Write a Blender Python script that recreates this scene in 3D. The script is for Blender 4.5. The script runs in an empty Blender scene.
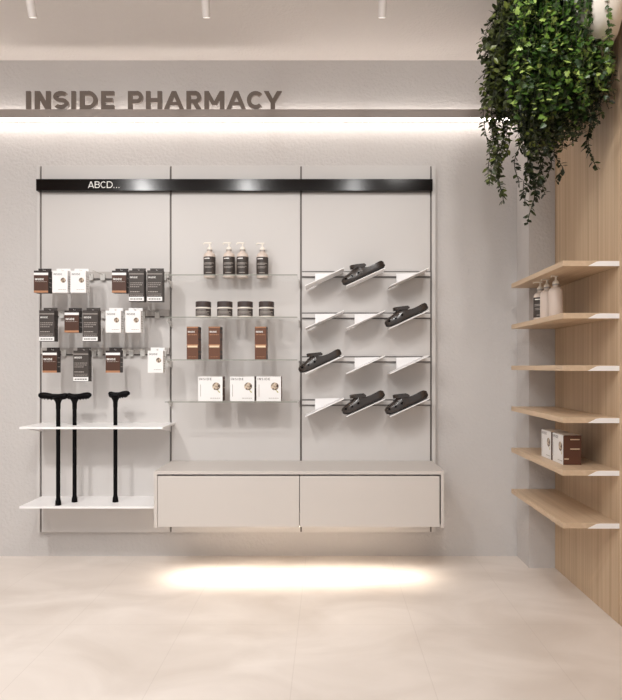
import bpy, bmesh, math, random
from mathutils import Vector, Matrix
random.seed(7)
R = math.radians
scn = bpy.context.scene
COL = scn.collection

# ------------------------------------------------------------------ camera, world, lights, exposure
H, F, CX, CY = 1.35, 630.0, 327.4, 367.0        # eye height, focal length and vanishing point in a 622x700 frame
cam_d = bpy.data.cameras.new('camera')
cam = bpy.data.objects.new('camera', cam_d); COL.objects.link(cam)
cam.location = (0, 0, H); cam.rotation_euler = (R(90), 0, 0)
cam_d.sensor_fit = 'HORIZONTAL'; cam_d.sensor_width = 36
cam_d.lens = 36 * F / 622
cam_d.shift_x = -(CX - 311) / 622
cam_d.shift_y = (CY - 350) / 622
scn.camera = cam

vs = scn.view_settings
vs.view_transform = 'Standard'; vs.look = 'None'; vs.gamma = 1; vs.use_curve_mapping = False
vs.exposure = 0.10
w = bpy.data.worlds.new('world'); scn.world = w; w.use_nodes = True
bg = w.node_tree.nodes['Background']
bg.inputs[0].default_value = (0.94, 0.97, 1.0, 1); bg.inputs[1].default_value = 0.62

def area(name, loc, rot, sx, sy, power, col=(1, .95, .9), spread=180):
    d = bpy.data.lights.new(name, 'AREA'); d.shape = 'RECTANGLE'; d.size = sx; d.size_y = sy
    d.energy = power; d.color = col; d.spread = R(spread)
    o = bpy.data.objects.new(name, d); COL.objects.link(o); o.location = loc; o.rotation_euler = rot
    return o
area('ceiling_fill_light', (-1.2, -.2, 3.5), (0, 0, 0), 3.6, 1.8, 100, (1, .985, .965))  # added soft fill under the ceiling, no lamp panel known here
for kx, kp in ((-2.17, 20), (-.945, 14), (.31, 8)):      # second row of ceiling downlights, nearer the camera
    key = area('ceiling_downlight', (kx, 1.4, 3.48), (0, 0, 0), .10, .42, kp, (1, .985, .965), 105)
    key.rotation_euler = (R(45), 0, 0)
plant_fill = area('ceiling_downlight', (.75, 2.1, 3.48), (0, 0, 0), .12, .12, 4.5, (1, .97, .93), 100)  # extra light added to brighten the plant, no lamp seen there
plant_fill.rotation_euler = (Vector((1.3, 3.4, 2.9)) - plant_fill.location).to_track_quat('-Z', 'Y').to_euler()
SPOT_W, SPOT_COL = 7, (1, .965, .935)

# ------------------------------------------------------------------ materials
def mat(name, col, rough=.6, metal=0, spec=.5, bump=None, coat=0, emit=None, estr=0):
    m = bpy.data.materials.new(name); m.use_nodes = True
    nt = m.node_tree; b = nt.nodes['Principled BSDF']
    b.inputs['Base Color'].default_value = (*col, 1); b.inputs['Roughness'].default_value = rough
    b.inputs['Metallic'].default_value = metal; b.inputs['Specular IOR Level'].default_value = spec
    b.inputs['Coat Weight'].default_value = coat
    if emit:
        b.inputs['Emission Color'].default_value = (*emit, 1); b.inputs['Emission Strength'].default_value = estr
    if bump:
        sc, st, dist = bump
        tc = nt.nodes.new('ShaderNodeTexCoord'); n = nt.nodes.new('ShaderNodeTexNoise')
        n.inputs['Scale'].default_value = sc; n.inputs['Detail'].default_value = 4
        nt.links.new(tc.outputs['Object'], n.inputs['Vector'])
        bp = nt.nodes.new('ShaderNodeBump'); bp.inputs['Strength'].default_value = st; bp.inputs['Distance'].default_value = dist
        nt.links.new(n.outputs['Fac'], bp.inputs['Height']); nt.links.new(bp.outputs['Normal'], b.inputs['Normal'])
    return m

def noise_mat(name, c1, c2, scale, stretch, rough=.5, detail=5, bump=0, spec=.5, lo=.35, hi=.65, distort=0, c3=None):
    m = bpy.data.materials.new(name); m.use_nodes = True
    nt = m.node_tree; b = nt.nodes['Principled BSDF']
    b.inputs['Roughness'].default_value = rough; b.inputs['Specular IOR Level'].default_value = spec
    tc = nt.nodes.new('ShaderNodeTexCoord'); mp = nt.nodes.new('ShaderNodeMapping')
    mp.inputs['Scale'].default_value = stretch
    n = nt.nodes.new('ShaderNodeTexNoise'); n.inputs['Scale'].default_value = scale; n.inputs['Detail'].default_value = detail
    n.inputs['Distortion'].default_value = distort
    cr = nt.nodes.new('ShaderNodeValToRGB')
    cr.color_ramp.elements[0].position = lo; cr.color_ramp.elements[0].color = (*c1, 1)
    cr.color_ramp.elements[1].position = hi; cr.color_ramp.elements[1].color = (*c2, 1)
    if c3:
        e = cr.color_ramp.elements.new((lo + hi) / 2); e.color = (*c3, 1)
    L = nt.links
    L.new(tc.outputs['Object'], mp.inputs['Vector']); L.new(mp.outputs['Vector'], n.inputs['Vector'])
    L.new(n.outputs['Fac'], cr.inputs['Fac']); L.new(cr.outputs['Color'], b.inputs['Base Color'])
    if bump:
        bp = nt.nodes.new('ShaderNodeBump'); bp.inputs['Strength'].default_value = bump; bp.inputs['Distance'].default_value = .002
        L.new(n.outputs['Fac'], bp.inputs['Height']); L.new(bp.outputs['Normal'], b.inputs['Normal'])
    return m

M = {}
M['plaster'] = mat('plaster', (.58, .548, .53), .75, bump=(55, .42, .012))
M['ceiling'] = mat('ceiling_plaster', (.74, .69, .655), .75, bump=(55, .4, .012))
M['panel'] = mat('satin_panel', (.62, .59, .57), .4, spec=.4)
M['cabinet'] = mat('satin_cabinet', (.585, .54, .505), .42, spec=.4)
M['white'] = mat('white_lacquer', (.90, .88, .875), .4)
M['slot'] = mat('slot_metal', (.17, .15, .14), .5, metal=.3)
M['slotdark'] = mat('slot_shadow', (.09, .08, .075), .6)
M['rail'] = mat('rail_metal', (.42, .385, .36), .45, metal=.2)
M['steel'] = mat('brushed_steel', (.55, .53, .51), .32, metal=.8)
M['black'] = mat('black_rubber', (.0015, .001, .0015), .45, spec=.12)
M['gloss'] = mat('black_gloss', (.005, .003, .0025), .15, spec=.16)
M['text'] = mat('white_print', (.85, .83, .8), .6)
M['sign'] = mat('brown_sign_metal', (.17, .135, .113), .42, spec=.35)
M['bar'] = mat('bar_paint', (.34, .29, .265), .5)
M['led'] = mat('led_diffuser', (1, .97, .94), .6, emit=(1, .93, .87), estr=6.5)
M['led_up'] = mat('led_diffuser_up', (1, .97, .94), .6, emit=(1, .93, .87), estr=6.5)
M['ledfloor'] = mat('led_strip', (1, .97, .94), .6, emit=(1, .88, .7), estr=6)
M['lamp'] = mat('lamp_paint', (.66, .61, .58), .45)
M['lens'] = mat('lamp_lens', (1, .97, .94), .5, emit=(1, .93, .86), estr=.6)
M['carton_brown'] = mat('carton_brown', (.10, .036, .019), .5)
M['carton_brown2'] = mat('carton_chestnut', (.125, .045, .019), .5)
M['carton_umber'] = mat('carton_umber', (.062, .021, .009), .5)
M['carton_dark'] = mat('carton_near_black', (.018, .010, .008), .5)
M['carton_grey'] = mat('carton_charcoal', (.050, .039, .034), .55)
M['carton_white'] = mat('carton_white', (.84, .825, .815), .5)
M['copper'] = mat('copper_print', (.42, .2, .10), .45)
M['cream'] = mat('cream_print', (.80, .62, .43), .5)
M['greyprint'] = mat('grey_print', (.38, .34, .31), .6)
M['inkprint'] = mat('dark_ink', (.06, .045, .04), .6)
M['picture'] = noise_mat('round_picture', (.06, .03, .02), (.62, .5, .38), 60, (1, 1, 1), .6, lo=.42, hi=.58)
M['olivedot'] = mat('olive_print', (.45, .40, .12), .6)
M['cream_plastic'] = mat('cream_plastic', (.66, .555, .485), .35)
M['pump'] = mat('ivory_pump', (.86, .80, .72), .35)
M['jar_lid'] = mat('dark_lid', (.06, .045, .042), .25)
M['clog'] = mat('clog_foam', (.036, .027, .023), .22, spec=.6)
M['clogdark'] = mat('clog_sole', (.012, .009, .008), .6)
M['hole'] = mat('clog_hole', (.0008, .0006, .0006), .9, spec=.05)
M['clear'] = mat('clear_clip', (.62, .60, .57), .25)
M['pot'] = mat('planter_white', (.68, .64, .58), .55)
M['soil'] = mat('soil', (.03, .02, .015), .9)
M['stem'] = mat('stem', (.02, .026, .008), .7)
M['floor'] = None

# glass: clear sheet with fresnel reflections, lets light through
g = bpy.data.materials.new('clear_glass'); g.use_nodes = True
nt = g.node_tree; nt.nodes.clear()
out = nt.nodes.new('ShaderNodeOutputMaterial'); mx = nt.nodes.new('ShaderNodeMixShader')
tr = nt.nodes.new('ShaderNodeBsdfTransparent'); tr.inputs[0].default_value = (.995, .997, .995, 1)
gl = nt.nodes.new('ShaderNodeBsdfGlossy'); gl.inputs['Roughness'].default_value = .03
fr = nt.nodes.new('ShaderNodeFresnel'); fr.inputs['IOR'].default_value = 1.3
fm = nt.nodes.new('ShaderNodeMath'); fm.operation = 'MULTIPLY'; fm.inputs[1].default_value = .16; nt.links.new(fr.outputs[0], fm.inputs[0]); nt.links.new(fm.outputs[0], mx.inputs[0]); nt.links.new(tr.outputs[0], mx.inputs[1]); nt.links.new(gl.outputs[0], mx.inputs[2])
nt.links.new(mx.outputs[0], out.inputs[0]); M['glass'] = g
M['glassedge'] = mat('glass_edge', (.27, .27, .235), .3)

# wood: upright oak veneer and long-grain oak boards
def wood(name, c1, c2, stretch, rough=.5):
    m = noise_mat(name, c1, c2, 1.0, stretch, rough, detail=6, bump=.06, spec=.3, lo=.3, hi=.72, distort=.4)
    return m
M['oak_wall'] = wood('oak_veneer_upright', (.49, .345, .222), (.66, .50, .345), (38, 38, .55))
M['oak_board'] = wood('oak_board', (.52, .38, .255), (.66, .50, .355), (26, 1.2, 26))

def floor_mat():
    m = noise_mat('beige_stone_tile', (.69, .615, .555), (.87, .80, .745), 1.6, (1, 1.5, 1), .33, detail=7, spec=.35, lo=.3, hi=.75, distort=.8)
    nt = m.node_tree; L = nt.links; b = nt.nodes['Principled BSDF']; cr = [n for n in nt.nodes if n.type == 'VALTORGB'][0]
    tc = [n for n in nt.nodes if n.type == 'TEX_COORD'][0]
    sp = nt.nodes.new('ShaderNodeSeparateXYZ'); L.new(tc.outputs['Object'], sp.inputs[0])
    def joint(sock, off, size):
        a = nt.nodes.new('ShaderNodeMath'); a.operation = 'ADD'; a.inputs[1].default_value = off; L.new(sock, a.inputs[0])
        p = nt.nodes.new('ShaderNodeMath'); p.operation = 'PINGPONG'; p.inputs[1].default_value = size / 2; L.new(a.outputs[0], p.inputs[0])
        c = nt.nodes.new('ShaderNodeMath'); c.operation = 'LESS_THAN'; c.inputs[1].default_value = .0022; L.new(p.outputs[0], c.inputs[0])
        return c.outputs[0]
    j1 = joint(sp.outputs['X'], .152 + 6, .6); j2 = joint(sp.outputs['Y'], 20.7, 1.2)
    mxx = nt.nodes.new('ShaderNodeMath'); mxx.operation = 'MAXIMUM'; L.new(j1, mxx.inputs[0]); L.new(j2, mxx.inputs[1])
    ml = nt.nodes.new('ShaderNodeMath'); ml.operation = 'MULTIPLY'; ml.inputs[1].default_value = .17; L.new(mxx.outputs[0], ml.inputs[0])
    mc = nt.nodes.new('ShaderNodeMix'); mc.data_type = 'RGBA'; L.new(ml.outputs[0], mc.inputs[0])
    L.new(cr.outputs['Color'], mc.inputs[6]); mc.inputs[7].default_value = (.42, .35, .30, 1)
    L.new(mc.outputs[2], b.inputs['Base Color'])
    return m
M['floor'] = floor_mat()

def leaf_mat(name, c1, c2, rough=.4):
    m = bpy.data.materials.new(name); m.use_nodes = True
    nt = m.node_tree; b = nt.nodes['Principled BSDF']; b.inputs['Roughness'].default_value = rough
    n = nt.nodes.new('ShaderNodeNewGeometry'); cr = nt.nodes.new('ShaderNodeValToRGB')
    cr.color_ramp.elements[0].color = (*c1, 1); cr.color_ramp.elements[1].color = (*c2, 1)
    nt.links.new(n.outputs['Random Per Island'], cr.inputs[0]); nt.links.new(cr.outputs[0], b.inputs['Base Color'])
    return m
def ramp3(k, pos, c):
    e = [n for n in M[k].node_tree.nodes if n.type == 'VALTORGB'][0].color_ramp.elements.new(pos); e.color = (*c, 1)
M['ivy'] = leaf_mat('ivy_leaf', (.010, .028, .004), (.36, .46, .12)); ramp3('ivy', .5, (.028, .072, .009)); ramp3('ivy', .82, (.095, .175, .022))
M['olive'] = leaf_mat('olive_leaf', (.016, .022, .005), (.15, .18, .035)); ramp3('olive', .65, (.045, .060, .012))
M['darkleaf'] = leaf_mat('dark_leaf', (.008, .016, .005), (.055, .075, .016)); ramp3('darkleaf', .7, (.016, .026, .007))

# ------------------------------------------------------------------ mesh helpers
class MB:
    def __init__(s): s.v = []; s.f = []; s.m = []; s.mats = []
    def mi(s, k):
        if k not in s.mats: s.mats.append(k)
        return s.mats.index(k)
    def add(s, vs, fs, k):
        b = len(s.v); s.v += [tuple(p) for p in vs]; i = s.mi(k)
        for f in fs: s.f.append([b + q for q in f]); s.m.append(i)
    def box(s, x0, x1, y0, y1, z0, z1, k):
        x0, x1 = sorted((x0, x1)); y0, y1 = sorted((y0, y1)); z0, z1 = sorted((z0, z1))
        V = [(x0, y0, z0), (x1, y0, z0), (x1, y1, z0), (x0, y1, z0), (x0, y0, z1), (x1, y0, z1), (x1, y1, z1), (x0, y1, z1)]
        s.add(V, [(0, 3, 2, 1), (4, 5, 6, 7), (0, 1, 5, 4), (1, 2, 6, 5), (2, 3, 7, 6), (3, 0, 4, 7)], k)
    def prism(s, poly, y0, y1, k):                   # polygon in x,z pushed along y
        a = sum(poly[i][0] * poly[(i + 1) % len(poly)][1] - poly[(i + 1) % len(poly)][0] * poly[i][1] for i in range(len(poly)))
        if a < 0: poly = poly[::-1]
        n = len(poly)
        V = [(x, y0, z) for x, z in poly] + [(x, y1, z) for x, z in poly]
        s.add(V, [tuple(range(n)), tuple(range(2 * n - 1, n - 1, -1))] + [((i + 1) % n, i, n + i, n + (i + 1) % n) for i in range(n)], k)
    def flat(s, poly, y, k):                         # printed shape facing -y
        a = sum(poly[i][0] * poly[(i + 1) % len(poly)][1] - poly[(i + 1) % len(poly)][0] * poly[i][1] for i in range(len(poly)))
        if a < 0: poly = poly[::-1]
        s.add([(x, y, z) for x, z in poly], [tuple(range(len(poly)))], k)
    def rect(s, x0, x1, z0, z1, y, k): s.flat([(x0, z0), (x1, z0), (x1, z1), (x0, z1)], y, k)
    def loft(s, rings, k, cap=True):
        n = len(rings[0]); V = [p for r in rings for p in r]; fs = []
        for i in range(len(rings) - 1):
            for j in range(n):
                a = i * n + j; b = i * n + (j + 1) % n
                fs.append((a, b, b + n, a + n))
        if cap: fs += [tuple(range(n - 1, -1, -1)), tuple(range((len(rings) - 1) * n, len(rings) * n))]
        s.add(V, fs, k)
    def tube(s, pts, rad, k, n=10):
        pts = [Vector(p) for p in pts]
        if not isinstance(rad, (list, tuple)): rad = [rad] * len(pts)
        rings = []; ref = None
        for i, p in enumerate(pts):
            t = (pts[min(i + 1, len(pts) - 1)] - pts[max(i - 1, 0)]).normalized()
            if ref is None: ref = Vector((0, 0, 1)) if abs(t.z) < .9 else Vector((1, 0, 0))
            u = t.cross(ref).normalized(); v = u.cross(t).normalized(); ref = v
            r = rad[i]; ru, rv = r if isinstance(r, tuple) else (r, r)
            rings.append([p + u * (ru * math.cos(2 * math.pi * j / n)) + v * (rv * math.sin(2 * math.pi * j / n)) for j in range(n)])
        s.loft(rings, k)
    def lathe(s, prof, k, n=24, c=(0, 0)):           # prof: (radius, z[, mat])
        for i in range(len(prof) - 1):
            r0, z0 = prof[i][:2]; r1, z1 = prof[i + 1][:2]
            kk = prof[i + 1][2] if len(prof[i + 1]) > 2 else k
            A = [(c[0] + r0 * math.cos(2 * math.pi * j / n), c[1] + r0 * math.sin(2 * math.pi * j / n), z0) for j in range(n)]
            B = [(c[0] + r1 * math.cos(2 * math.pi * j / n), c[1] + r1 * math.sin(2 * math.pi * j / n), z1) for j in range(n)]
            s.add(A + B, [(j, (j + 1) % n, n + (j + 1) % n, n + j) for j in range(n)], kk)
    def build(s, name, parent=None, bevel=0, smooth=40, loc=None, seg=2, weld=True):
        me = bpy.data.meshes.new(name)
        me.from_pydata(s.v, [], s.f)
        for k in s.mats: me.materials.append(M[k])
        me.polygons.foreach_set('material_index', s.m)
        if weld:
            bm = bmesh.new(); bm.from_mesh(me)
            bmesh.ops.remove_doubles(bm, verts=bm.verts, dist=1e-6)
            bm.to_mesh(me); bm.free()
        if smooth:
            me.polygons.foreach_set('use_smooth', [True] * len(me.polygons))
            me.set_sharp_from_angle(angle=R(smooth))
        me.update()
        o = bpy.data.objects.new(name, me); COL.objects.link(o)
        if parent: o.parent = parent
        if loc: o.location = loc
        if bevel:
            b = o.modifiers.new('bevel', 'BEVEL'); b.width = bevel; b.segments = seg; b.limit_method = 'ANGLE'; b.angle_limit = R(50)
        return o

def tag(o, label, cat, group=None, kind=None):
    if label: o['label'] = label
    if cat: o['category'] = cat
    if group: o['group'] = group
    if kind: o['kind'] = kind
    return o
def thing(name, label, cat, loc=(0, 0, 0), group=None):
    o = bpy.data.objects.new(name, None); COL.objects.link(o); o.location = loc; o.empty_display_size = .05
    return tag(o, label, cat, group)
def struct(o): o['kind'] = 'structure'; return o
def dup(root, loc, label, group=None, rot=None):
    r = root.copy(); COL.objects.link(r); r.location = loc; r['label'] = label
    if group: r['group'] = group
    if rot: r.rotation_euler = rot
    for ch in [c for c in root.children]:
        c = ch.copy(); COL.objects.link(c); c.parent = r
        for gch in ch.children:
            d = gch.copy(); COL.objects.link(d); d.parent = c
    return r
def X(px, y): return (px - CX) * y / F
def Z(py, y): return H - (py - CY) * y / F

# ------------------------------------------------------------------ lettering from strokes
def bar2(x0, z0, x1, z1, t, cut=0):
    dx, dz = x1 - x0, z1 - z0; L = math.hypot(dx, dz); nx, nz = -dz / L * t / 2, dx / L * t / 2
    return [(x0 + nx, z0 + nz), (x1 + nx, z1 + nz), (x1 - nx, z1 - nz), (x0 - nx, z0 - nz)]
def slant(x0, x1, h0, h1, t):                         # slanted stroke with flat top and foot; x are left edges
    return [(x0, h0), (x0 + t, h0), (x1 + t, h1), (x1, h1)]
def arc(cx, cz, rx, rz, a0, a1, t, n=10):
    P = []
    for i in range(n):
        a, b = R(a0 + (a1 - a0) * i / n), R(a0 + (a1 - a0) * (i + 1) / n)
        q = lambda ang, d: (cx + (rx - d) * math.cos(ang), cz + (rz - d) * math.sin(ang))
        P.append([q(a, 0), q(b, 0), q(b, t), q(a, t)])
    return P
def rc(x0, x1, z0, z1): return [(x0, z0), (x1, z0), (x1, z1), (x0, z1)]
def glyph(c, w, h, t):
    th = t * .92
    if c == 'I': return [rc(0, w, 0, h)]
    if c == 'N': return [rc(0, t, 0, h), rc(w - t, w, 0, h), [(0, h), (t * 1.15, h), (w, 0), (w - t * 1.15, 0)]]
    if c == 'S':
        rz = (h + th) / 4
        return arc(w / 2, h - rz, w / 2, rz, 38, 270, th, 14) + arc(w / 2, rz, w / 2, rz, 90, -142, th, 14)
    if c == 'D':
        return [rc(0, t, 0, h), rc(0, w - h / 2, h - th, h), rc(0, w - h / 2, 0, th)] + arc(w - h / 2, h / 2, h / 2, h / 2, -90, 90, th, 14)
    if c == 'E': return [rc(0, t, 0, h), rc(0, w, h - th, h), rc(0, w, 0, th), rc(0, w * .9, h / 2 - th / 2, h / 2 + th / 2)]
    if c in 'PR':
        r = h * .34
        G = [rc(0, t, 0, h), rc(0, w - r, h - th, h), rc(0, w - r, h - 2 * r, h - 2 * r + th)] + arc(w - r, h - r, r, r, -90, 90, th)
        if c == 'R': G.append([(w - t * 1.15, 0), (w + t * .1, 0), (w * .72, h * .40), (w * .72 - t * 1.1, h * .36)])
        return G
    if c == 'B':
        r = h * .26; r2 = (h - 2 * r + th) / 2
        return [rc(0, t, 0, h), rc(0, w * .6, h - th, h), rc(0, w * .6, h - 2 * r, h - 2 * r + th), rc(0, w * .6, 0, th)] + arc(w - r - t * .3, h - r, r, r, -90, 90, th) + arc(w - r2, r2, r2, r2, -90, 90, th)
    if c == 'H': return [rc(0, t, 0, h), rc(w - t, w, 0, h), rc(0, w, h / 2 - th / 2, h / 2 + th / 2)]
    if c == 'A':
        m = w / 2
        return [slant(0, m - t / 2, 0, h, t), slant(w - t, m - t / 2, 0, h, t), rc(w * .2, w * .8, h * .2, h * .2 + th * .9)]
    if c == 'M':
        m = w / 2; lo = h * .22
        return [rc(0, t, 0, h), rc(w - t, w, 0, h), [(0, h), (t, h), (m + t * .5, lo), (m - t * .5, lo)], [(w - t, h), (w, h), (m + t * .5, lo), (m - t * .5, lo)]]
    if c == 'C': return arc(w * .53, h / 2, w * .53, h / 2, 45, 315, th, 18)
    if c == 'Y':
        m = w / 2
        return [rc(m - t / 2, m + t / 2, 0, h * .42), [(0, h), (t * 1.1, h), (m + t / 2, h * .36), (m - t / 2, h * .36)], [(w - t * 1.1, h), (w, h), (m + t / 2, h * .36), (m - t / 2, h * .36)]]
    if c == '.': return [rc(0, t * 1.15, 0, t * 1.15)]
WID = dict(I=.2, N=.8, S=.66, D=.9, E=.66, P=.74, H=.82, A=.92, R=.76, M=1.0, C=.85, Y=.84, B=.78)
def word(mb, txt, x, z, h, y, k, t=.2, gap=.16, depth=None):
    for c in txt:
        if c == ' ': x += h * .4; continue
        wd = (h * t if c == 'I' else h * WID.get(c, t)) if c != '.' else h * t
        for j, p in enumerate(glyph(c, wd, h, h * t)):
            q = [(x + a, z + b) for a, b in p]; y -= .00001
            if depth: mb.prism(q, y, y + depth, k)
            else: mb.flat(q, y, k)
        x += wd + h * gap
    return x

# ------------------------------------------------------------------ the setting
YW, YP, YPIL, XW, ZC = 4.5, 4.45, 4.232, 1.529, 3.54
m = MB(); m.box(-3.4, 1.75, -1.5, YW + .15, -.1, 0, 'floor'); struct(m.build('floor'))
m = MB(); m.box(-3.4, 1.75, -1.5, YW + .15, ZC, ZC + .1, 'ceiling'); struct(m.build('ceiling'))
m = MB(); m.box(-3.4, 1.75, YW, YW + .15, 0, ZC, 'plaster'); struct(m.build('wall_back'))
m = MB(); m.box(-3.4, -3.25, -1.5, YW, 0, ZC, 'plaster'); struct(m.build('wall_left'))
m = MB(); m.box(1.355, 1.75, YPIL, YW, 0, ZC, 'plaster'); struct(m.build('wall_pilaster'))
m = MB()
m.box(XW, XW + .05, 3.306, YPIL, 0, ZC, 'oak_wall'); m.box(XW, XW + .05, 1.2, 3.300, 0, ZC, 'oak_wall')
m.box(XW + .004, XW + .2, 1.2, YPIL, 0, ZC, 'oak_wall')
struct(m.build('wall_right', bevel=.001))

# ------------------------------------------------------------------ light bar and its letters
LB0, LB1 = Z(117.4, 4.4), Z(109.2, 4.4)
bar = thing('light_bar', 'long grey-brown light ledge on the back wall with glowing strips above and below', 'light', (0, 4.45, LB0))
m = MB(); m.box(-3.25, 1.355, -.05, -.04, 0, LB1 - LB0, 'bar'); m.box(-3.25, 1.355, -.04, .05, .012, .04, 'bar'); m.build('housing', bar)
m = MB(); m.box(-3.25, 1.355, -.034, .024, .002, .0115, 'led'); m.build('led_strip', bar)
m = MB(); m.box(-3.25, 1.355, .0, .044, .0405, .0475, 'led_up'); m.build('led_strip', bar)

sg = thing('wall_sign', 'brown metal letters INSIDE PHARMACY standing on the light ledge', 'sign', (0, 4.4, LB1))
spans = [('I', 25.8, 30.3), ('N', 34.6, 50.2), ('S', 53.2, 68.6), ('I', 71.2, 75.4), ('D', 79.6, 97.4), ('E', 101, 114),
         ('P', 127.8, 143), ('H', 145.8, 161.8), ('A', 163.8, 184), ('R', 186.3, 201.2), ('M', 204.3, 224.2), ('A', 226.4, 246),
         ('C', 246.8, 263.6), ('Y', 263.8, 281.8)]
hh = 18.2 * 4.4 / F
for c, a, b in spans:
    x0, wd = X(a, 4.4), (b - a) * 4.4 / F
    m = MB()
    for j, p in enumerate(glyph(c, wd, hh, .031)): m.prism([(x0 + q[0], q[1] + .0004 + (j % 9) * .00002) for q in p], -.00025 * j, .018 + .0002 * j, 'sign')
    m.build('letter', sg, smooth=0, weld=False)

# ------------------------------------------------------------------ ceiling spot lamps aimed at the display
tilt = math.atan2(1, 2.26)
def spot_lamp(px, label):
    Y = 3.2; x = X(px, Y); z = Z(17.5, Y)
    t = thing('ceiling_spotlight', label, 'light', (x, Y, z), 'ceiling spotlights over the display')
    d = Vector((0, -math.sin(tilt), math.cos(tilt)))          # from the lens up the body
    e = d * .34
    m = MB(); m.tube([d * 0, d * .004, e - d * .004, e], [.019, .021, .021, .019], 'lamp', 20); m.build('lamp_body', t)
    m = MB(); m.tube([d * -.002, d * .001], .017, 'lens', 20); m.build('lens', t)
    m = MB(); m.tube([(e.x, e.y, e.z - .02), (e.x, e.y, ZC - z - .012)], .008, 'white', 10); m.build('stem', t)
    m = MB(); m.tube([(e.x, e.y, ZC - z - .014), (e.x, e.y, ZC - z)], .045, 'white', 20); m.build('ceiling_plate', t)
    L = bpy.data.lights.new('spot', 'SPOT'); L.energy = SPOT_W; L.color = SPOT_COL; L.spot_size = R(105); L.spot_blend = .9; L.shadow_soft_size = .03
    lo = bpy.data.objects.new('spot', L); COL.objects.link(lo); lo.parent = t; lo.location = -d * .03
    lo.rotation_euler = (R(30), 0, 0)
    return t
spot_lamp(33, 'white cylinder spotlight over the rack of hanging boxes')
spot_lamp(206.5, 'white cylinder spotlight over the glass shelves')
spot_lamp(382, 'white cylinder spotlight over the shoe shelves')

# ------------------------------------------------------------------ display wall: panels, slotted uprights
PB, PT = Z(532.4, YP), Z(165.6, YP)
GX = [X(40.7, YP), X(170.7, YP), X(301, YP), X(431, YP)]
unit = thing('display_unit', 'pale grey panelled display unit on the back wall with three bays', 'display unit', (0, YP, 0))
g_ = .0065
for a, b in ((X(36.5, YP), GX[0] - g_), (GX[0] + g_, GX[1] - g_), (GX[1] + g_, GX[2] - g_), (GX[2] + g_, GX[3] - g_), (GX[3] + g_, X(435.6, YP))):
    m = MB(); m.box(a, b, 0, .046, PB, PT, 'panel'); m.build('panel' if b - a > .2 else 'edge_panel', unit, bevel=.0015)
for x in GX:
    m = MB(); m.box(x - g_, x + g_, .014, .046, PB + .001, PT - .001, 'slot')
    m.build('upright', unit)

hd = thing('header_panel', 'glossy black header strip reading ABCD across the top of the display', 'sign', (X(36, 4.4), 4.4, Z(190.6, 4.4)))
hw, hz = X(432.7, 4.4) - X(36, 4.4), 11.6 * 4.4 / F
m = MB(); m.box(0, hw, 0, .05, 0, hz, 'gloss'); m.build('board', hd, bevel=.001)
m = MB(); xx = word(m, 'ABCD', X(88, 4.4) - X(36, 4.4), .018, 6.6 * 4.4 / F, -.0008, 'text', t=.13, gap=.1)
word(m, '...', xx + .001, .018, 6.6 * 4.4 / F, -.0008, 'text', t=.12, gap=.26)
m.build('lettering', hd, smooth=0, weld=False)

# ------------------------------------------------------------------ cabinet with two drawers
CF = 4.0; cx0, cx1 = X(154, CF), X(444.2, CF); cz0, cz1 = Z(527.6, CF), Z(471.2, CF)
cab = thing('drawer_cabinet', 'pale grey wall-hung cabinet with two wide drawers under the display', 'cabinet', (cx0, CF, cz0))
W_, HT = cx1 - cx0, cz1 - cz0
t_ = .020
m = MB(); m.box(0, W_, 0, .4485, HT - t_, HT, 'cabinet'); m.box(0, t_, 0, .4485, 0, HT - t_, 'cabinet'); m.box(W_ - t_, W_, 0, .4485, 0, HT - t_, 'cabinet')
m.box(t_, W_ - t_, .43, .449, 0, HT - t_, 'cabinet'); m.box(t_, W_ - t_, .02, .43, .002, .016, 'cabinet')
m.build('carcass', cab, bevel=.0012)
mid = X(299.5, CF) - cx0
for a, b in ((t_ + .002, mid - .002), (mid + .002, W_ - t_ - .009)):
    m = MB(); m.box(a, b, .003, .02, .003, HT - t_ - .011, 'cabinet'); m.box(a + .01, b - .01, .02, .38, .03, HT - t_ - .06, 'slotdark')
    m.build('drawer', cab, bevel=.0012)
m = MB(); m.box(.2, W_ - .2, .05, .075, -.008, .0015, 'ledfloor'); m.build('led_strip', cab)
L = bpy.data.lights.new('cabinet_glow', 'AREA'); L.shape = 'RECTANGLE'; L.size = 1.6; L.size_y = .02; L.energy = 3.6; L.color = (1, .90, .77); L.spread = R(100)
lo = bpy.data.objects.new('cabinet_glow', L); COL.objects.link(lo); lo.parent = cab; lo.location = (W_ / 2, .0625, -.010)

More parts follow.
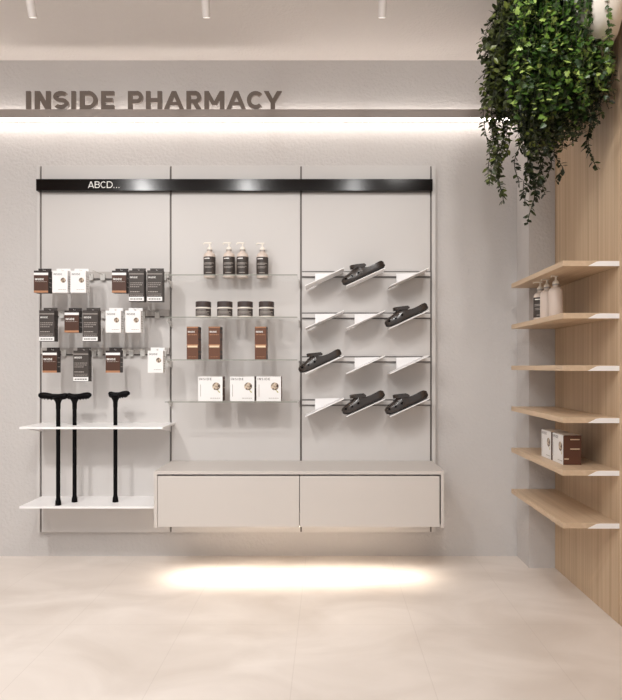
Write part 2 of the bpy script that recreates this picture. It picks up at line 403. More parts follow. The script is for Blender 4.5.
# ------------------------------------------------------------------ white shelves and walking canes
CANES = [(58.2, 505.2, -1, 1.0), (74.6, 502, 1, .86), (115.4, 502, 1, .72)]
sz_low = Z(506.4, 4.12)
cane_pos = []
for px, py, d, s in CANES:
    Y = (H - sz_low) * F / (py - CY); cane_pos.append((X(px, Y), Y))
SX0, SX1 = GX[0] + .010, GX[1] + .030
def white_shelf(zt, label, holes, x1):
    t = thing('white_shelf', label, 'shelf', (SX0, YP, zt), 'white shelves of the left bay')
    dep, th = .33, .014
    m = MB()
    if holes:
        xs = [0]
        hr = .0165
        for x, y in holes: xs += [x - SX0 - hr, x - SX0 + hr]
        xs.append(x1 - SX0)
        for i in range(len(xs) - 1):
            if i % 2 == 0: m.box(xs[i], xs[i + 1], -dep, 0, -th, 0, 'white')
            else:
                y = holes[i // 2][1] - YP
                m.box(xs[i], xs[i + 1], -dep, y - hr, -th, 0, 'white'); m.box(xs[i], xs[i + 1], y + hr, 0, -th, 0, 'white')
    else: m.box(0, x1 - SX0, -dep, 0, -th, 0, 'white')
    m.build('board', t, smooth=0)
    for x in ((.004, x1 - SX0 - .032) if holes else (.004, x1 - SX0 - .07)):
        m = MB(); V = [(x, -.27, -th), (x, 0, -th), (x, 0, -th - .05), (x, -.27, -th - .006)]
        m.add(V + [(x + .004, b, c) for a, b, c in V], [(0, 1, 2, 3), (7, 6, 5, 4), (0, 3, 7, 4), (1, 0, 4, 5), (2, 1, 5, 6), (3, 2, 6, 7)], 'white')
        m.build('bracket', t, smooth=0)
white_shelf(Z(427, 4.12), 'upper white shelf with the canes passing through it', cane_pos, SX1)
white_shelf(sz_low, 'lower white shelf on which the canes stand, beside the cabinet', None, cx0 - .002)

def cane(i):
    px, py, d, s = CANES[i]; x, y = cane_pos[i]
    lab = ['black walking cane nearest the left edge, its grip pointing left', 'black walking cane second from left, its grip pointing right', 'black walking cane standing apart, nearest the cabinet'][i]
    t = thing('walking_cane', lab, 'cane', (x, y, sz_low), 'walking canes on the white shelves')
    top = Z(393.2 if i < 2 else 391.6, y) - sz_low
    m = MB(); m.lathe([(0, 0), (.019, 0), (.0195, .004), (.0175, .03), (.0145, .038), (.0135, .05), (0, .05)], 'black', 20); m.build('rubber_tip', t)
    m = MB(); m.lathe([(.0133, .045), (.0133, top - .085)], 'black', 18); m.build('shaft', t)
    k = d
    ht = top - .023
    m = MB()
    # collar flaring into the grip, then the grip itself with finger ridges
    m.lathe([(.0125, ht - .085), (.0148, ht - .082), (.0150, ht - .048), (.018, ht - .036), (.025, ht - .022), (.033, ht - .010), (.036, ht - .003), (.02, ht), (0, ht)], 'black', 18)
    xs = [-.062, -.058, -.045, -.025, 0, .02, .04, .06, .08, .098, .112, .122, .126]
    zt = [.008, .010, .008, .004, .002, .003, .005, .008, .011, .012, .010, .008, .004]
    rr = [.008, .017, .0215, .021, .021, .0205, .0195, .0205, .0215, .0225, .0225, .018, .009]
    for j, (a, b, c) in enumerate(zip(xs, zt, rr)): pass
    pts = [(a * k * s, 0, ht - .004 + b) for a, b in zip(xs, zt)]
    m.tube(pts, [(c * .85, c) for c in rr], 'black', 14)
    for q in (.045, .068, .09):                              # finger ridges below the grip
        m.tube([(q * k * s - .006, 0, ht - .014 + q * .1), (q * k * s, 0, ht - .0195 + q * .1), (q * k * s + .006, 0, ht - .014 + q * .1)], [.006, .010, .006], 'black', 10)
    m.build('grip', t, smooth=60)
for i in range(3): cane(i)

# ------------------------------------------------------------------ rails
def rail(name_label, x0, x1, zc, hgt, both, group):
    m = MB(); h2 = hgt / 2
    m.box(x0, x1, -.02, .0, -h2, h2, 'rail' if not both else 'panel')
    m.box(x0, x1, -.012, .0, -h2 - .008, -h2, 'slotdark')
    if both: m.box(x0, x1, -.012, .0, h2, h2 + .008, 'slotdark')
    o = m.build('slotted_rail', None, loc=(0, YP, zc))
    tag(o, name_label, 'rail', group); return o
LR = [Z(270.6, 4.2) + .006, Z(310.5, 4.2) + .006, Z(350.6, 4.2) + .006]       # height of the hook rods
for i, n in enumerate(('top', 'middle', 'bottom')):
    rail(f'grey {n} rail of the left bay holding hooks with boxes', GX[0] + .008, GX[1] - .008, LR[i] - .002, .046, False, 'rails of the left bay')
RR = [Z(274.2, 4.43), Z(315.6, 4.43), Z(359.4, 4.43), Z(402.6, 4.43)]
for i, n in enumerate(('top', 'second', 'third', 'bottom')):
    rail(f'{n} double-line rail behind the tilted shoe shelves', GX[2] + .008, GX[3] - .008, RR[i], .028, True, 'rails of the shoe bay')

# ------------------------------------------------------------------ hanging boxes on hooks
def greek(m, x0, x1, z, y, k, n=1, th=.003):             # a line of print too small to read
    x = x0
    while x < x1 - .002:
        l = random.uniform(.006, .014); m.rect(x, min(x + l, x1), z, z + th, y, k); x += l + .003
def tab(mb, w_, h, k, dy):                                # hanging flap with a slot, standing up from the back edge
    y0, y1 = dy - .003, dy
    a = .004
    mb.box(-w_ / 2, -a, y0, y1, 0, .022, k); mb.box(a, w_ / 2, y0, y1, 0, .022, k); mb.box(-a, a, y0, y1, .012, .022, k)
DEP = .06
def carton(kind):
    m = MB(); e = -.0006
    if kind == 'brown':
        w_, h = .096, .147
        m.box(-w_ / 2, w_ / 2, 0, DEP, -h, 0, 'carton_dark')
        m.rect(-w_ / 2, w_ / 2, -h, -.028, e, 'carton_umber'); m.rect(-w_ / 2, w_ / 2, -.030, -.014, e * 2, 'carton_white')
        m.rect(-w_ / 2, w_ / 2, -h, -h + .014, e * 2, 'copper')
        word(m, 'INSIDE', -.040, -.064, .013, e * 2, 'text', t=.22, gap=.2)
        greek(m, -.038, .038, -.075, e * 2, 'greyprint')
        for z in (-.05, -.08, -.11): m.add([(w_ / 2 + .0006, .012, z), (w_ / 2 + .0006, .05, z), (w_ / 2 + .0006, .05, z + .005), (w_ / 2 + .0006, .012, z + .005)], [(0, 1, 2, 3)], 'greyprint')
        k = 'carton_dark'
    elif kind == 'grey':
        w_, h = .100, .206
        m.box(-w_ / 2, w_ / 2, 0, DEP, -h, 0, 'carton_grey')
        m.rect(-w_ / 2, w_ / 2, -.004, 0, e, 'carton_dark'); m.rect(-w_ / 2, w_ / 2, -.026, -.021, e, 'greyprint')
        m.rect(-w_ / 2, w_ / 2, -h + .003, -h + .030, e, 'carton_white')
        greek(m, -.04, .042, -h + .012, e * 2, 'inkprint', th=.007)
        word(m, 'INSIDE', -.042, -.052, .011, e, 'text', t=.2, gap=.2)
        for q in range(3): greek(m, -.042, .042 - .02 * (q == 2), -.085 - .013 * q, e, 'greyprint', th=.004)
        greek(m, -.042, .02, -.145, e, 'greyprint', th=.006); m.rect(-.045, .045, -.158, -.156, e, 'greyprint'); greek(m, -.042, .042, -.168, e, 'greyprint')
        for z in (-.04, -.07, -.1, -.13, -.18): m.add([(w_ / 2 + .0006, .008, z), (w_ / 2 + .0006, .055, z), (w_ / 2 + .0006, .055, z + .006), (w_ / 2 + .0006, .008, z + .006)], [(0, 1, 2, 3)], 'carton_dark')
        k = 'carton_grey'
    else:
        w_, h = .102, .147
        m.box(-w_ / 2, w_ / 2, 0, DEP, -h, 0, 'carton_white')
        word(m, 'INSIDE', -.042, -.030, .012, e, 'inkprint', t=.16, gap=.26)
        m.flat([(.022 + .017 * math.cos(q * .3927), -.064 + .017 * math.sin(q * .3927)) for q in range(16)], e, 'picture')
        greek(m, -.01, .04, -.128, e, 'greyprint')
        for q in range(6):
            z = -.04 - q * .016; m.add([(w_ / 2 + .0006, .012, z), (w_ / 2 + .0006, .05, z), (w_ / 2 + .0006, .05, z + .003), (w_ / 2 + .0006, .012, z + .003)], [(0, 1, 2, 3)], 'greyprint')
        k = 'carton_white'
    o = m.build('hanging_carton', None, smooth=0, weld=False); o['category'] = 'box'
    t = MB(); tab(t, w_ - .008, h, k, DEP); t.build('hang_tab', o, smooth=0)
    return o
proto = {k: carton(k) for k in ('brown', 'grey', 'white')}
used = set()
def place(kind, px0, px1, row, yf, label):
    z = LR[row] - .006; x = (X(px0, yf) + X(px1, yf)) / 2
    if kind in used: o = dup(proto[kind], (x, yf, z), label, 'cartons hanging in the left bay')
    else: o = proto[kind]; used.add(kind); o.location = (x, yf, z); tag(o, label, 'box', 'cartons hanging in the left bay')
    return x
hookm = MB()
hookm.box(-.016, .016, -.03, -.0205, -.034, .012, 'clear'); hookm.tube([(0, -.0205 - .008, .006), (0, -.215, .006), (0, -.222, .010)], .0022, 'clear', 8)
hook0 = hookm.build('display_hook', None); hook0['category'] = 'hook'; hook0['group'] = 'hooks on the left bay rails'
first_hook = [True]
def hook(x, row, label):
    loc = (x, YP, LR[row] - .006)
    if first_hook[0]: hook0.location = loc; hook0['label'] = label; first_hook[0] = False
    else: dup(hook0, loc, label)
ROWS = [
    (0, [('brown', 34, 48.1, 'brown carton hanging at the left end of the top rail'),
         ('white', 52.3, 67.5, 'white carton hanging beside the leftmost brown carton on the top rail'),
         ('white', 70.6, 85.6, 'white carton on the top rail with a bare hook to its right'),
         ('brown', 112, 126.2, 'brown carton on the top rail next to two tall charcoal cartons'),
         ('grey', 128.8, 144, 'tall charcoal carton on the top rail, left of a matching pair'),
         ('grey', 147, 162.3, 'tall charcoal carton at the right end of the top rail')]),
    (1, [('grey', 39.2, 54.2, 'tall charcoal carton at the left end of the middle rail'),
         ('brown', 64.4, 79, 'brown carton between two charcoal cartons on the middle rail'),
         ('grey', 82.4, 98, 'tall charcoal carton between a brown and a white one on the middle rail'),
         ('white', 105.6, 120.8, 'white carton on the middle rail, left of a matching pair'),
         ('white', 125.4, 140.5, 'white carton at the right end of the middle rail')]),
    (2, [('brown', 42.7, 56.6, 'brown carton at the left end of the bottom rail'),
         ('grey', 73.4, 88.2, 'tall charcoal carton on the bottom rail, the only one there'),
         ('brown', 105.6, 120.1, 'brown carton alone between bare hooks on the bottom rail'),
         ('white', 147.5, 163.2, 'white carton at the right end of the bottom rail')])]
for row, items in ROWS:
    for kind, a, b, lab in items:
        x = place(kind, a, b, row, 4.2 if kind != 'grey' else 4.19, lab)
        hook(x, row, 'hook of the ' + lab.replace(', left of a matching pair', ', left of its twin').replace('tall charcoal carton between a brown and a white one', 'charcoal carton between brown and white ones'))
for px, row, lab in ((103, 0, 'bare steel hook in the gap of the top rail'), (157.5, 1, 'bare steel hook at the right end of the middle rail'),
                     (100.5, 2, 'bare steel hook left of the lone brown carton on the bottom rail'), (131.5, 2, 'bare steel hook right of the lone brown carton on the bottom rail'),
                     (143, 2, 'bare steel hook next to the white carton on the bottom rail')):
    hook(X(px, 4.43), row, lab)

# ------------------------------------------------------------------ glass shelves
GY = 4.15; GZ = [Z(274.4, GY), Z(316.7, GY), Z(359.4, GY), Z(401.5, GY)]
gx0, gx1 = GX[1] + .036, GX[2] - .012
for i, (z, n) in enumerate(zip(GZ, ('with the pump bottles', 'with the jars', 'with the tall brown cartons', 'with the square white cartons'))):
    t = thing('glass_shelf', 'clear glass shelf ' + n, 'shelf', (gx0, YP, z), 'glass shelves of the middle bay')
    m = MB(); w_ = gx1 - gx0; d = GY - YP
    m.box(0, w_, d + .002, -.004, -.0065, 0, 'glass'); m.box(0, w_, d, d + .002, -.0065, 0, 'glassedge'); m.build('pane', t, smooth=0)
    for x in (-.028, w_ + .001):
        m = MB(); V = [(x, -.15, -.008), (x, 0.0, -.008), (x, 0.0, -.055), (x, -.012, -.055), (x, -.13, -.015), (x, -.15, -.012)]; n_ = len(V)
        m.add(V + [(x + .004, b, c) for a, b, c in V], [tuple(range(n_)), tuple(range(2 * n_ - 1, n_ - 1, -1))] + [((q + 1) % n_, q, n_ + q, n_ + (q + 1) % n_) for q in range(n_)], 'clear')
        m.build('bracket', t, smooth=0)

def label_band(mb, r, z0, z1, k, a0=200, a1=340, n=14, y=0):   # printed label wrapped round a bottle, facing -y
    for i in range(n):
        a, b = R(a0 + (a1 - a0) * i / n), R(a0 + (a1 - a0) * (i + 1) / n)
        mb.add([(r * math.cos(a), r * math.sin(a), z0), (r * math.cos(b), r * math.sin(b), z0), (r * math.cos(b), r * math.sin(b), z1), (r * math.cos(a), r * math.sin(a), z1)], [(0, 1, 2, 3)], k)
def pump_bottle():
    t = thing('pump_bottle', '', 'bottle'); r = .0405
    m = MB(); m.lathe([(0, 0), (r - .006, 0), (r - .001, .003), (r, .009), (r, .152), (r - .0015, .160), (r - .007, .170), (.024, .178), (.017, .181), (.0165, .192), (0, .192)], 'cream_plastic', 28); m.build('body', t)
    m = MB(); label_band(m, r + .0006, .022, .146, 'carton_grey', 180, 360, 20)
    for z, a, b, th in ((.130, 222, 280, .006), (.100, 215, 325, .004), (.092, 215, 300, .004), (.076, 222, 318, .003), (.068, 222, 300, .003), (.034, 240, 300, .004)):
        label_band(m, r + .001, z, z + th, 'greyprint' if th < .006 else 'text', a, b, 10)
    m.build('label', t, smooth=60)
    m = MB(); m.lathe([(0, .189), (.0185, .189), (.0195, .191), (.0195, .197), (.0185, .199), (0, .199)], 'rail', 20); m.build('collar_ring', t)
    m = MB(); m.lathe([(0, .1985), (.019, .1985), (.019, .206), (.012, .216), (.007, .220), (.0055, .223), (.0055, .240), (0, .240)], 'pump', 20)
    m.box(-.036, .012, -.0075, .0075, .240, .249, 'pump'); m.tube([(-.028, 0, .2445), (-.038, 0, .2435), (-.042, 0, .236)], .0045, 'pump', 8)
    m.build('pump', t, bevel=0)
    return t
bot = pump_bottle()
bl = ['leftmost cream pump bottle on the top glass shelf', 'second cream pump bottle from left on the top glass shelf', 'third cream pump bottle from left on the top glass shelf', 'rightmost cream pump bottle on the top glass shelf']
for i, px in enumerate((209.6, 229, 242.6, 262.4)):
    y = (4.345, 4.345, 4.345, 4.36)[i]; loc = (X(px, y), y, GZ[0] + .0004)
    if i == 0: bot.location = loc; bot['label'] = bl[0]; bot['group'] = 'pump bottles on the top glass shelf'
    else: dup(bot, loc, bl[i], 'pump bottles on the top glass shelf')

def cream_jar():
    t = thing('cream_jar', '', 'jar', group='cream jars on the second glass shelf'); r = .051
    m = MB(); m.lathe([(0, 0), (r - .005, 0), (r, .004), (r, .066), (r - .003, .069), (0, .069)], 'pump', 32); m.build('body', t)
    m = MB(); label_band(m, r + .0006, .010, .058, 'carton_grey', 182, 358, 22)
    for z, a, b in ((.046, 225, 300), (.036, 215, 330), (.028, 215, 310), (.019, 215, 325)): label_band(m, r + .001, z, z + .004, 'greyprint', a, b, 10)
    m.build('label', t, smooth=60)
    m = MB(); m.lathe([(0, .0695), (r + .001, .0695), (r + .001, .104), (r - .002, .107), (0, .107)], 'jar_lid', 32); m.build('lid', t)
    return t
jar = cream_jar()
jl = ['leftmost cream jar with dark lid on the second glass shelf', 'second cream jar from left on the second glass shelf', 'third cream jar from left on the second glass shelf', 'rightmost cream jar with dark lid on the second glass shelf']
for i, px in enumerate((203.4, 224.9, 245.2, 266.5)):
    loc = (X(px, 4.24), 4.24, GZ[1] + .0004)
    if i == 0: jar.location = loc; jar['label'] = jl[0]
    else: dup(jar, loc, jl[i])

def tall_carton():
    m = MB(); w_, h, d, e = .0765, .219, .10, -.0006
    m.box(-w_ / 2, w_ / 2, 0, d, 0, h, 'carton_brown2')
    m.rect(-w_ / 2, w_ / 2, h - .008, h - .001, e, 'copper'); word(m, 'INSIDE', -.031, h - .040, .0105, e, 'text', t=.24, gap=.18)
    greek(m, -.03, .03, h - .056, e, 'copper', th=.004)
    m.rect(-w_ / 2, w_ / 2, .092, .100, e, 'copper'); m.rect(-.033, .034, .080, .092, e * 2, 'cream')
    greek(m, -.026, .028, .016, e, 'copper', th=.003)
    xr = w_ / 2 + .0006
    for z0, z1 in ((.0, .03), (.045, .058), (.13, .14), (.178, .188), (.200, .219)): m.add([(xr, .002, z0), (xr, d, z0), (xr, d, z1), (xr, .002, z1)], [(0, 1, 2, 3)], 'carton_dark')
    o = m.build('tall_carton', None, smooth=0, weld=False); return tag(o, '', 'box', 'tall brown cartons on the third glass shelf')
tc0 = tall_carton()
tl = ['tall brown carton at the left of the third glass shelf', 'tall brown carton in the middle of three on the third glass shelf', 'tall brown carton standing apart at the right of the third glass shelf']
for i, (a, b) in enumerate(((186.8, 198.1), (208.5, 220), (254.9, 266.2))):
    y = 4.2; loc = ((X(a, y) + X(b, y)) / 2, y, GZ[2] + .0004)
    if i == 0: tc0.location = loc; tc0['label'] = tl[0]
    else: dup(tc0, loc, tl[i])

def square_carton():
    m = MB(); w_, h, d, e = .163, .163, .10, -.0006
    m.box(-w_ / 2, w_ / 2, 0, d, 0, h, 'carton_brown'); m.rect(-w_ / 2, w_ / 2, 0, h, e, 'carton_white')
    m.add([(-w_ / 2, 0, h + .0005), (w_ / 2, 0, h + .0005), (w_ / 2, d, h + .0005), (-w_ / 2, d, h + .0005)], [(0, 1, 2, 3)], 'carton_white')
    word(m, 'INSIDE', -.074, h - .024, .015, e * 2, 'inkprint', t=.17, gap=.42)
    cx, cz, r = .040, .098, .026
    m.flat([(cx + r * math.cos(q * .314), cz + r * math.sin(q * .314)) for q in range(20)], e * 2, 'picture')
    m.flat([(cx + .004, cz - .022), (cx + .013, cz - .026), (cx + .026, cz - .040), (cx + .020, cz - .044)], e * 2, 'olivedot')
    m.rect(-.066, -.063, .03, .11, e * 2, 'greyprint'); greek(m, .0, .066, .017, e * 2, 'greyprint', th=.004)
    xr = w_ / 2 + .0006                                 # cream print on the brown side
    for z, y0, y1 in ((.137, .038, .090), (.085, .038, .090), (.030, .006, .030)):
        m.add([(xr, y0, z), (xr, y1, z), (xr, y1, z + .005), (xr, y0, z + .005)], [(0, 1, 2, 3)], 'cream')
    o = m.build('square_carton', None, smooth=0, weld=False); return tag(o, '', 'box')
sq = square_carton()
sl = ['square white carton at the left of the bottom glass shelf', 'square white carton in the middle of the bottom glass shelf', 'square white carton at the right of the bottom glass shelf']
for i, (a, b) in enumerate(((198, 222.6), (229.9, 254.5), (256.6, 280.9))):
    y = 4.2; loc = ((X(a, y) + X(b, y)) / 2, y, GZ[3] + .0004)
    if i == 0: sq.location = loc; sq['label'] = sl[0]; sq['group'] = 'square white cartons'
    else: dup(sq, loc, sl[i], 'square white cartons')

# ------------------------------------------------------------------ tilted shoe shelves
ANG = R(24.6); PY0, PY1 = 4.22, 4.425
plen = .286
def shoe_shelf():
    t = thing('shoe_shelf', '', 'shelf', group='tilted shoe shelves of the right bay')
    c, s = math.cos(ANG), math.sin(ANG)
    m = MB(); h = plen / 2; th = .006
    P = [(-h * c, -h * s), (h * c, h * s), (h * c - th * s * 0, h * s - th), (-h * c, -h * s - th)]
    m.prism(P, 0, PY1 - PY0, 'white'); m.build('plate', t, smooth=0)
    m = MB()                                           # white back bracket that hooks on the rail
    top = .048
    m.prism([(-.067, -.067 * s / c + .0005), (.105, .105 * s / c + .0005), (.105, max(top, .105 * s / c + .004)), (-.067, top)], PY1 - PY0 - .006, PY1 - PY0 + .0035, 'white')
    m.build('back_bracket', t, smooth=0)
    return t
ss = shoe_shelf()
cols = [(305.2, 343.9), (346.6, 385.2), (389.6, 429.6)]
rowsy = [276.3, 318.8, 364.3, 407.3]
rn = ['top', 'second', 'third', 'bottom']; cn = ['left', 'middle', 'right']
SHOES = {(0, 1), (1, 2), (2, 0), (3, 1), (3, 2)}
spos = {}
for r in range(4):
    for c in range(3):
        x = (X(cols[c][0], PY0) + X(cols[c][1], PY0)) / 2; z = Z(rowsy[r], PY0); spos[r, c] = (x, z)
        lab = f'{"tilted white shelf under a clog" if (r, c) in SHOES else "empty tilted white shelf"}, {rn[r]} row, {cn[c]} column of the shoe bay'
        if (r, c) == (0, 0): ss.location = (x, PY0, z); ss['label'] = lab
        else: dup(ss, (x, PY0, z), lab)

# ------------------------------------------------------------------ clogs
def lerp(tab, t):
    for i in range(len(tab) - 1):
        if tab[i][0] <= t <= tab[i + 1][0]:
            a, b = tab[i], tab[i + 1]; u = (t - a[0]) / (b[0] - a[0]); u = u * u * (3 - 2 * u) if False else u
            return a[1] + (b[1] - a[1]) * u
    return tab[-1][1]
WID_T = [(0, .012), (.02, .024), (.06, .036), (.14, .047), (.25, .0535), (.38, .052), (.55, .045), (.72, .042), (.85, .041), (.93, .035), (.98, .024), (1, .014)]
BOT_T = [(0, .018), (.04, .009), (.12, .003), (.25, 0), (.5, .003), (.75, .002), (.9, .003), (.97, .008), (1, .016)]
TOP_T = [(0, .040), (.015, .048), (.04, .055), (.09, .060), (.15, .065), (.25, .074), (.33, .083), (.40, .092), (.435, .094)]
RIM_T = [(.44, .086), (.5, .068), (.58, .056), (.68, .051), (.8, .052), (.9, .055), (.96, .054), (1, .044)]
LEN = .313
def clog_ring(t, inner=False):
    w_, b = lerp(WID_T, t), lerp(BOT_T, t); x = t * LEN; ring = []
    open_ = t > .437
    top = lerp(RIM_T, t) if open_ else lerp(TOP_T, t)
    mid = b + .022
    for j in range(5): ring.append((x, -w_ * .92 + 2 * w_ * .92 * j / 4, b))
    ring.append((x, w_, b + .008)); ring.append((x, w_ * .97, mid))
    if not open_:
        for j in range(9):
            a = math.pi * j / 8; ca = math.cos(a); sa = math.sin(a)
            ring.append((x, w_ * .97 * math.copysign(abs(ca) ** .75, ca), mid + .002 + (top - mid - .002) * sa ** .75))
    else:
        bed = .030; q = w_ * .82
        for y, z in ((w_ * .95, top * .75 + mid * .25), (w_ * .93, top), (q, top - .002), (q * .92, bed + .008), (0, bed), (-q * .92, bed + .008), (-q, top - .002), (-w_ * .93, top), (-w_ * .95, top * .75 + mid * .25)):
            ring.append((x, y, max(z, bed if z < top else z)))
    ring.append((x, -w_ * .97, mid)); ring.append((x, -w_, b + .008))
    return ring
def clog():
    t = thing('rubber_clog', '', 'shoe', group='clogs on the tilted shelves')
    ts = [0, .015, .035, .06, .1, .14, .19, .25, .31, .36, .40, .43, .436, .4371, .46, .5, .56, .64, .72, .8, .86, .91, .95, .975, 1]
    m = MB(); m.loft([clog_ring(q) for q in ts], 'clog')
    # dark ventilation holes on the near and far flank and over the toe
    for side in (-1, 1):
        for q, z, rr in ((.10, .041, .0072), (.245, .038, .0066), (.395, .042, .0088)):
            w_ = lerp(WID_T, q); y = side * (w_ * .955 - (z - .03) * .12); x = q * LEN
            n = Vector((-.22 if q < .2 else -.08, side, .35)).normalized(); p = Vector((x, y, z)) 
            m.tube([p - n * .004, p + n * .0022], rr, 'hole', 14)
    for q, yy in ((.2, .018), (.2, -.018), (.28, 0), (.3, .03), (.3, -.03), (.13, 0)):
        z = lerp(TOP_T, q) - abs(yy) * .28; p = Vector((q * LEN, yy, z)); n = Vector((-.3, yy * 12, 1)).normalized()
        m.tube([p - n * .006, p + n * .0018], .006, 'hole', 12)
    m.build('upper', t, smooth=50)
    m = MB()                                            # sole: a slightly proud dark tread below the shell
    rings = []
    for q in [0.005, .03, .07, .13, .2, .3, .4, .55, .7, .82, .9, .95, .985, .997]:
        w_, b = lerp(WID_T, q) + .0012, lerp(BOT_T, q)
        rings.append([(q * LEN, -w_, b + .010), (q * LEN, -w_ * .93, b - .0012), (q * LEN, w_ * .93, b - .0012), (q * LEN, w_, b + .010)])
    m.loft(rings, 'clogdark'); m.build('sole', t, smooth=30)
    m = MB()                                            # heel strap swung forward over the instep
    px_, pz = .186, .071; ca, sa = math.cos(R(27)), math.sin(R(27))
    path = []
    for i in range(21):
        a = -math.pi / 2 + math.pi * i / 20
        u = -.104 * math.cos(a) ** .5 if math.cos(a) > 1e-6 else 0
        path.append((px_ + u * ca + .0, .0475 * math.sin(a), pz - u * sa * .66))
    rings = []
    for i, p in enumerate(path):
        d = Vector(path[min(i + 1, 20)]) - Vector(path[max(i - 1, 0)]); d.z = 0; d.normalize(); n = Vector((d.y, -d.x, 0))
        up = Vector((sa * .6, 0, ca)); hw_ = .0118; tt = .004; P = Vector(p)
        rings.append([P + n * tt - up * hw_, P + n * tt + up * hw_, P - n * tt + up * hw_, P - n * tt - up * hw_])
    m.loft(rings, 'clog'); m.build('heel_strap', t, smooth=40)
    for s in (-1, 1):
        m = MB(); m.tube([(px_, s * .044, pz - .002), (px_, s * .0535, pz - .002)], .0075, 'clog', 14); m.build('strap_rivet', t)
    return t
cl = clog()
CL = [((0, 1), 'dark clog on the top row of tilted shelves'), ((1, 2), 'dark clog on the second row of tilted shelves at the right'), ((2, 0), 'dark clog on the third row of tilted shelves at the left'),
      ((3, 1), 'dark clog on the bottom row in the middle column'), ((3, 2), 'dark clog on the bottom row in the right column')]
ca, sa = math.cos(ANG), math.sin(ANG)
for i, (k, lab) in enumerate(CL):
    x, z = spos[k]; yc = PY0 + .062
    u0 = -plen / 2 - .016                                 # toe overhangs the low end
    if k == (2, 0): u0 -= .018
    lx, lz = x + u0 * ca - .0015 * sa, z + u0 * sa + .0030 / ca
    if i == 0: cl.location = (lx, yc, lz); cl.rotation_euler = (0, -ANG, 0); cl['label'] = lab
    else: dup(cl, (lx, yc, lz), lab, rot=(0, -ANG, 0))

# ------------------------------------------------------------------ oak shelves on the right wall
SY0, SY1 = 3.303, 4.228
zt = [Z(p, SY0) for p in (260.6, 312.9, 365.3, 417.5, 470.2, 522.9)]
xl = X(562.8, SY0)
wl = ['top oak shelf under the hanging plant', 'second oak shelf from the top, with the pump bottles', 'third oak shelf from the top, at eye level', 'third oak shelf from the floor, above the two cartons',
      'oak shelf with the two square cartons', 'lowest oak shelf near the floor']
m = MB(); m.box(xl, XW, SY0, SY1, -.029, 0, 'oak_board')
osh = thing('oak_shelf', wl[0], 'shelf', (0, 0, zt[0]), 'oak shelves on the right wall')
m.build('board', osh, bevel=.0012)
m = MB(); y = SY0
xa, xb = X(587.6, y), X(600, y)
m.prism([(xa, -.029), (XW, -.029), (XW, -.003), (xb, -.003), (xb - .02, -.006)], SY0 - .004, SY0 - .0002, 'white'); m.build('end_bracket', osh, smooth=0)
for i in range(1, 6): dup(osh, (0, 0, zt[i]), wl[i])

nb = ['cream pump bottle on the oak shelf, nearest the room', 'cream pump bottle in the middle of the row on the oak shelf', 'cream pump bottle on the oak shelf, nearest the back wall']
for i, (y, rz) in enumerate(((3.66, 35), (3.80, 20), (3.915, -20))):
    o = dup(bot, (1.327 - .002 * i, y, zt[1] + .0004), nb[i], 'pump bottles on the oak shelf', (0, 0, R(rz)))
    if i < 2:                                             # these two turn a plain side to the room
        for ch in [c for c in o.children if c.name.startswith('label')]: bpy.data.objects.remove(ch)
for i, y in enumerate((3.48 + .0815, 3.668 + .0815)):
    dup(sq, (1.303, y, zt[4] + .0004), ['square carton on the oak shelf showing its brown side', 'square carton on the oak shelf behind another one'][i], 'square cartons on the oak shelf', (0, 0, R(-90)))

# ------------------------------------------------------------------ hanging plant in a wall planter
pl = thing('trailing_plant', 'lush trailing ivy in a white planter high on the oak wall', 'plant', (1.345, 3.52, 2.99))
def sup(rx, ry, z, n=32, e=.8):
    P = []
    for j in range(n):
        a = 2 * math.pi * j / n; c, s = math.cos(a), math.sin(a)
        P.append((rx * math.copysign(abs(c) ** e, c), ry * math.copysign(abs(s) ** e, s), z))
    return P
m = MB(); m.loft([sup(.06, .25, 0), sup(.12, .38, .012), sup(.165, .46, .06), sup(.182, .50, .15), sup(.184, .51, .34), sup(.170, .495, .34), sup(.165, .48, .30)], 'pot'); m.build('planter', pl, smooth=60)
m = MB(); m.loft([sup(.164, .478, .27), sup(.164, .478, .302)], 'soil'); m.build('soil', pl)
def leaf(mb, p, d, up, L, wd, k):
    d = d.normalized(); s = d.cross(up)
    if s.length < 1e-4: s = d.cross(Vector((1, 0, 0)))
    s.normalize(); n = s.cross(d).normalized()
    pts = [(0, 0, 0), (.25, .36, .04), (.55, .5, .05), (.85, .26, 0), (1, 0, -.06), (.85, -.26, 0), (.55, -.5, .05), (.25, -.36, .04), (.5, 0, -.03)]
    V = [p + d * (a * L) + s * (b * wd) + n * (c * L) for a, b, c in pts]
    mb.add(V, [(0, 1, 8), (1, 2, 8), (2, 3, 8), (3, 4, 8), (4, 5, 8), (5, 6, 8), (6, 7, 8), (7, 0, 8)], k)
def ivy_leaf(mb, p, d, up, L, k):                         # five-pointed ivy leaf
    d = d.normalized(); s = d.cross(up)
    if s.length < 1e-4: s = d.cross(Vector((1, 0, 0)))
    s.normalize(); n = s.cross(d).normalized()
    pts = [(0, 0), (-.1, .3), (.28, .52), (.42, .3), (.7, .36), (.72, .16), (1.05, 0), (.72, -.16), (.7, -.36), (.42, -.3), (.28, -.52), (-.1, -.3)]
    V = [p + d * (a * L) + s * (b * L) + n * (-.1 * L * abs(b)) for a, b in pts] + [p + d * (.3 * L) + n * .03 * L]
    mb.add(V, [(i, (i + 1) % 12, 12) for i in range(12)], k)
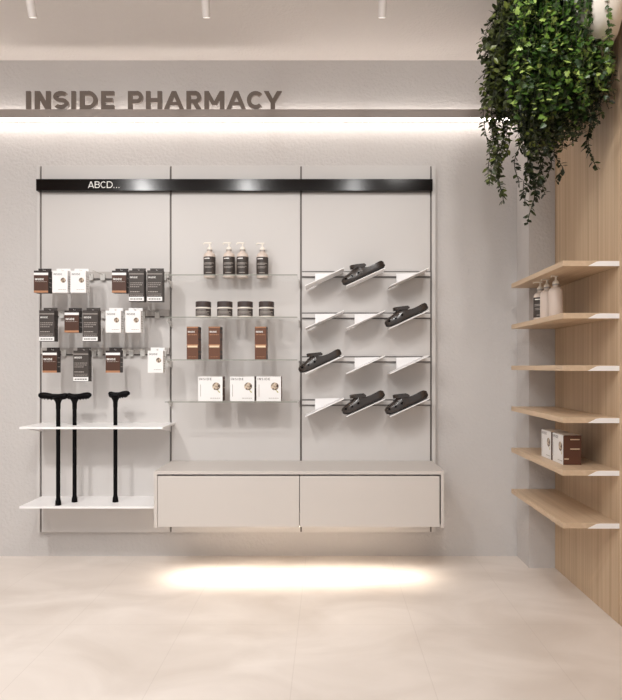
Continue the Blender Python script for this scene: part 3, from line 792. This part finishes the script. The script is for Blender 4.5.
def vine(mb, path, k, size, gap, stem=.0022, ivy=False, jitter=.5):
    pts = [Vector(p) for p in path]
    mb.tube(pts, [stem] * len(pts), 'stem', 5)
    acc = 0; side = 1
    for i in range(len(pts) - 1):
        a, b = pts[i], pts[i + 1]; L = (b - a).length; t = (b - a).normalized()
        while acc < L:
            p = a + t * acc; acc += gap * random.uniform(.7, 1.3)
            sd = t.cross(Vector((random.uniform(-1, 1), random.uniform(-1, 1), .2)))
            if sd.length < .05: continue
            sd.normalize(); side = -side
            dirn = sd * side * .8 + t * .45 + Vector((random.uniform(-1, 1), random.uniform(-1, 1), random.uniform(-.6, .6))) * jitter
            upv = Vector((random.uniform(-.6, .3), random.uniform(-1, -.1), random.uniform(.2, 1)))
            sz = size * random.uniform(.7, 1.25)
            if ivy: ivy_leaf(mb, p, dirn, upv, sz, k)
            else: leaf(mb, p, dirn, upv, sz, sz * .62, k)
        acc -= L
def local(px, py, y): return Vector((X(px, y) - 1.345, y - 3.52, Z(py, y) - 2.99))
def hang(px, py_top, px_end, py_end, y, sag=0):           # vine from the planter rim out to a point and down
    top = local(px, py_top, y); end = local(px_end, py_end, y)
    rim = Vector((max(min(top.x, .12), -.16), max(min(top.y, .44), -.46), .31))
    P = []
    for i in range(7):
        u = i / 6; q = rim.lerp(top, u); q.z += math.sin(u * math.pi) * .07; P.append(q)
    n = max(4, int((top - end).length / .035))
    w1, w2 = random.uniform(0, 6), random.uniform(4, 9)
    for i in range(1, n + 1):
        u = i / n; q = top.lerp(end, u); q.x += math.sin(u * w2 + w1) * .022 * min(1, 3 * u); q.y += math.cos(u * w2 + w1) * .022 * min(1, 3 * u); P.append(q)
    lim = XW - 1.345 - .012
    for q in P:
        q.x = min(q.x, lim); q.z = min(q.z, ZC - 2.99 - .04)
    return P
# envelope of the foliage: how far down it reaches for every px column
ENV = [(486, 95), (492, 110), (500, 118), (510, 118), (520, 140), (530, 155), (540, 160), (550, 155), (562, 150), (575, 142), (588, 130), (600, 118), (610, 100), (616, 75)]
def env(px): return lerp(ENV, px)
random.seed(21)
mi, mo, md = MB(), MB(), MB()
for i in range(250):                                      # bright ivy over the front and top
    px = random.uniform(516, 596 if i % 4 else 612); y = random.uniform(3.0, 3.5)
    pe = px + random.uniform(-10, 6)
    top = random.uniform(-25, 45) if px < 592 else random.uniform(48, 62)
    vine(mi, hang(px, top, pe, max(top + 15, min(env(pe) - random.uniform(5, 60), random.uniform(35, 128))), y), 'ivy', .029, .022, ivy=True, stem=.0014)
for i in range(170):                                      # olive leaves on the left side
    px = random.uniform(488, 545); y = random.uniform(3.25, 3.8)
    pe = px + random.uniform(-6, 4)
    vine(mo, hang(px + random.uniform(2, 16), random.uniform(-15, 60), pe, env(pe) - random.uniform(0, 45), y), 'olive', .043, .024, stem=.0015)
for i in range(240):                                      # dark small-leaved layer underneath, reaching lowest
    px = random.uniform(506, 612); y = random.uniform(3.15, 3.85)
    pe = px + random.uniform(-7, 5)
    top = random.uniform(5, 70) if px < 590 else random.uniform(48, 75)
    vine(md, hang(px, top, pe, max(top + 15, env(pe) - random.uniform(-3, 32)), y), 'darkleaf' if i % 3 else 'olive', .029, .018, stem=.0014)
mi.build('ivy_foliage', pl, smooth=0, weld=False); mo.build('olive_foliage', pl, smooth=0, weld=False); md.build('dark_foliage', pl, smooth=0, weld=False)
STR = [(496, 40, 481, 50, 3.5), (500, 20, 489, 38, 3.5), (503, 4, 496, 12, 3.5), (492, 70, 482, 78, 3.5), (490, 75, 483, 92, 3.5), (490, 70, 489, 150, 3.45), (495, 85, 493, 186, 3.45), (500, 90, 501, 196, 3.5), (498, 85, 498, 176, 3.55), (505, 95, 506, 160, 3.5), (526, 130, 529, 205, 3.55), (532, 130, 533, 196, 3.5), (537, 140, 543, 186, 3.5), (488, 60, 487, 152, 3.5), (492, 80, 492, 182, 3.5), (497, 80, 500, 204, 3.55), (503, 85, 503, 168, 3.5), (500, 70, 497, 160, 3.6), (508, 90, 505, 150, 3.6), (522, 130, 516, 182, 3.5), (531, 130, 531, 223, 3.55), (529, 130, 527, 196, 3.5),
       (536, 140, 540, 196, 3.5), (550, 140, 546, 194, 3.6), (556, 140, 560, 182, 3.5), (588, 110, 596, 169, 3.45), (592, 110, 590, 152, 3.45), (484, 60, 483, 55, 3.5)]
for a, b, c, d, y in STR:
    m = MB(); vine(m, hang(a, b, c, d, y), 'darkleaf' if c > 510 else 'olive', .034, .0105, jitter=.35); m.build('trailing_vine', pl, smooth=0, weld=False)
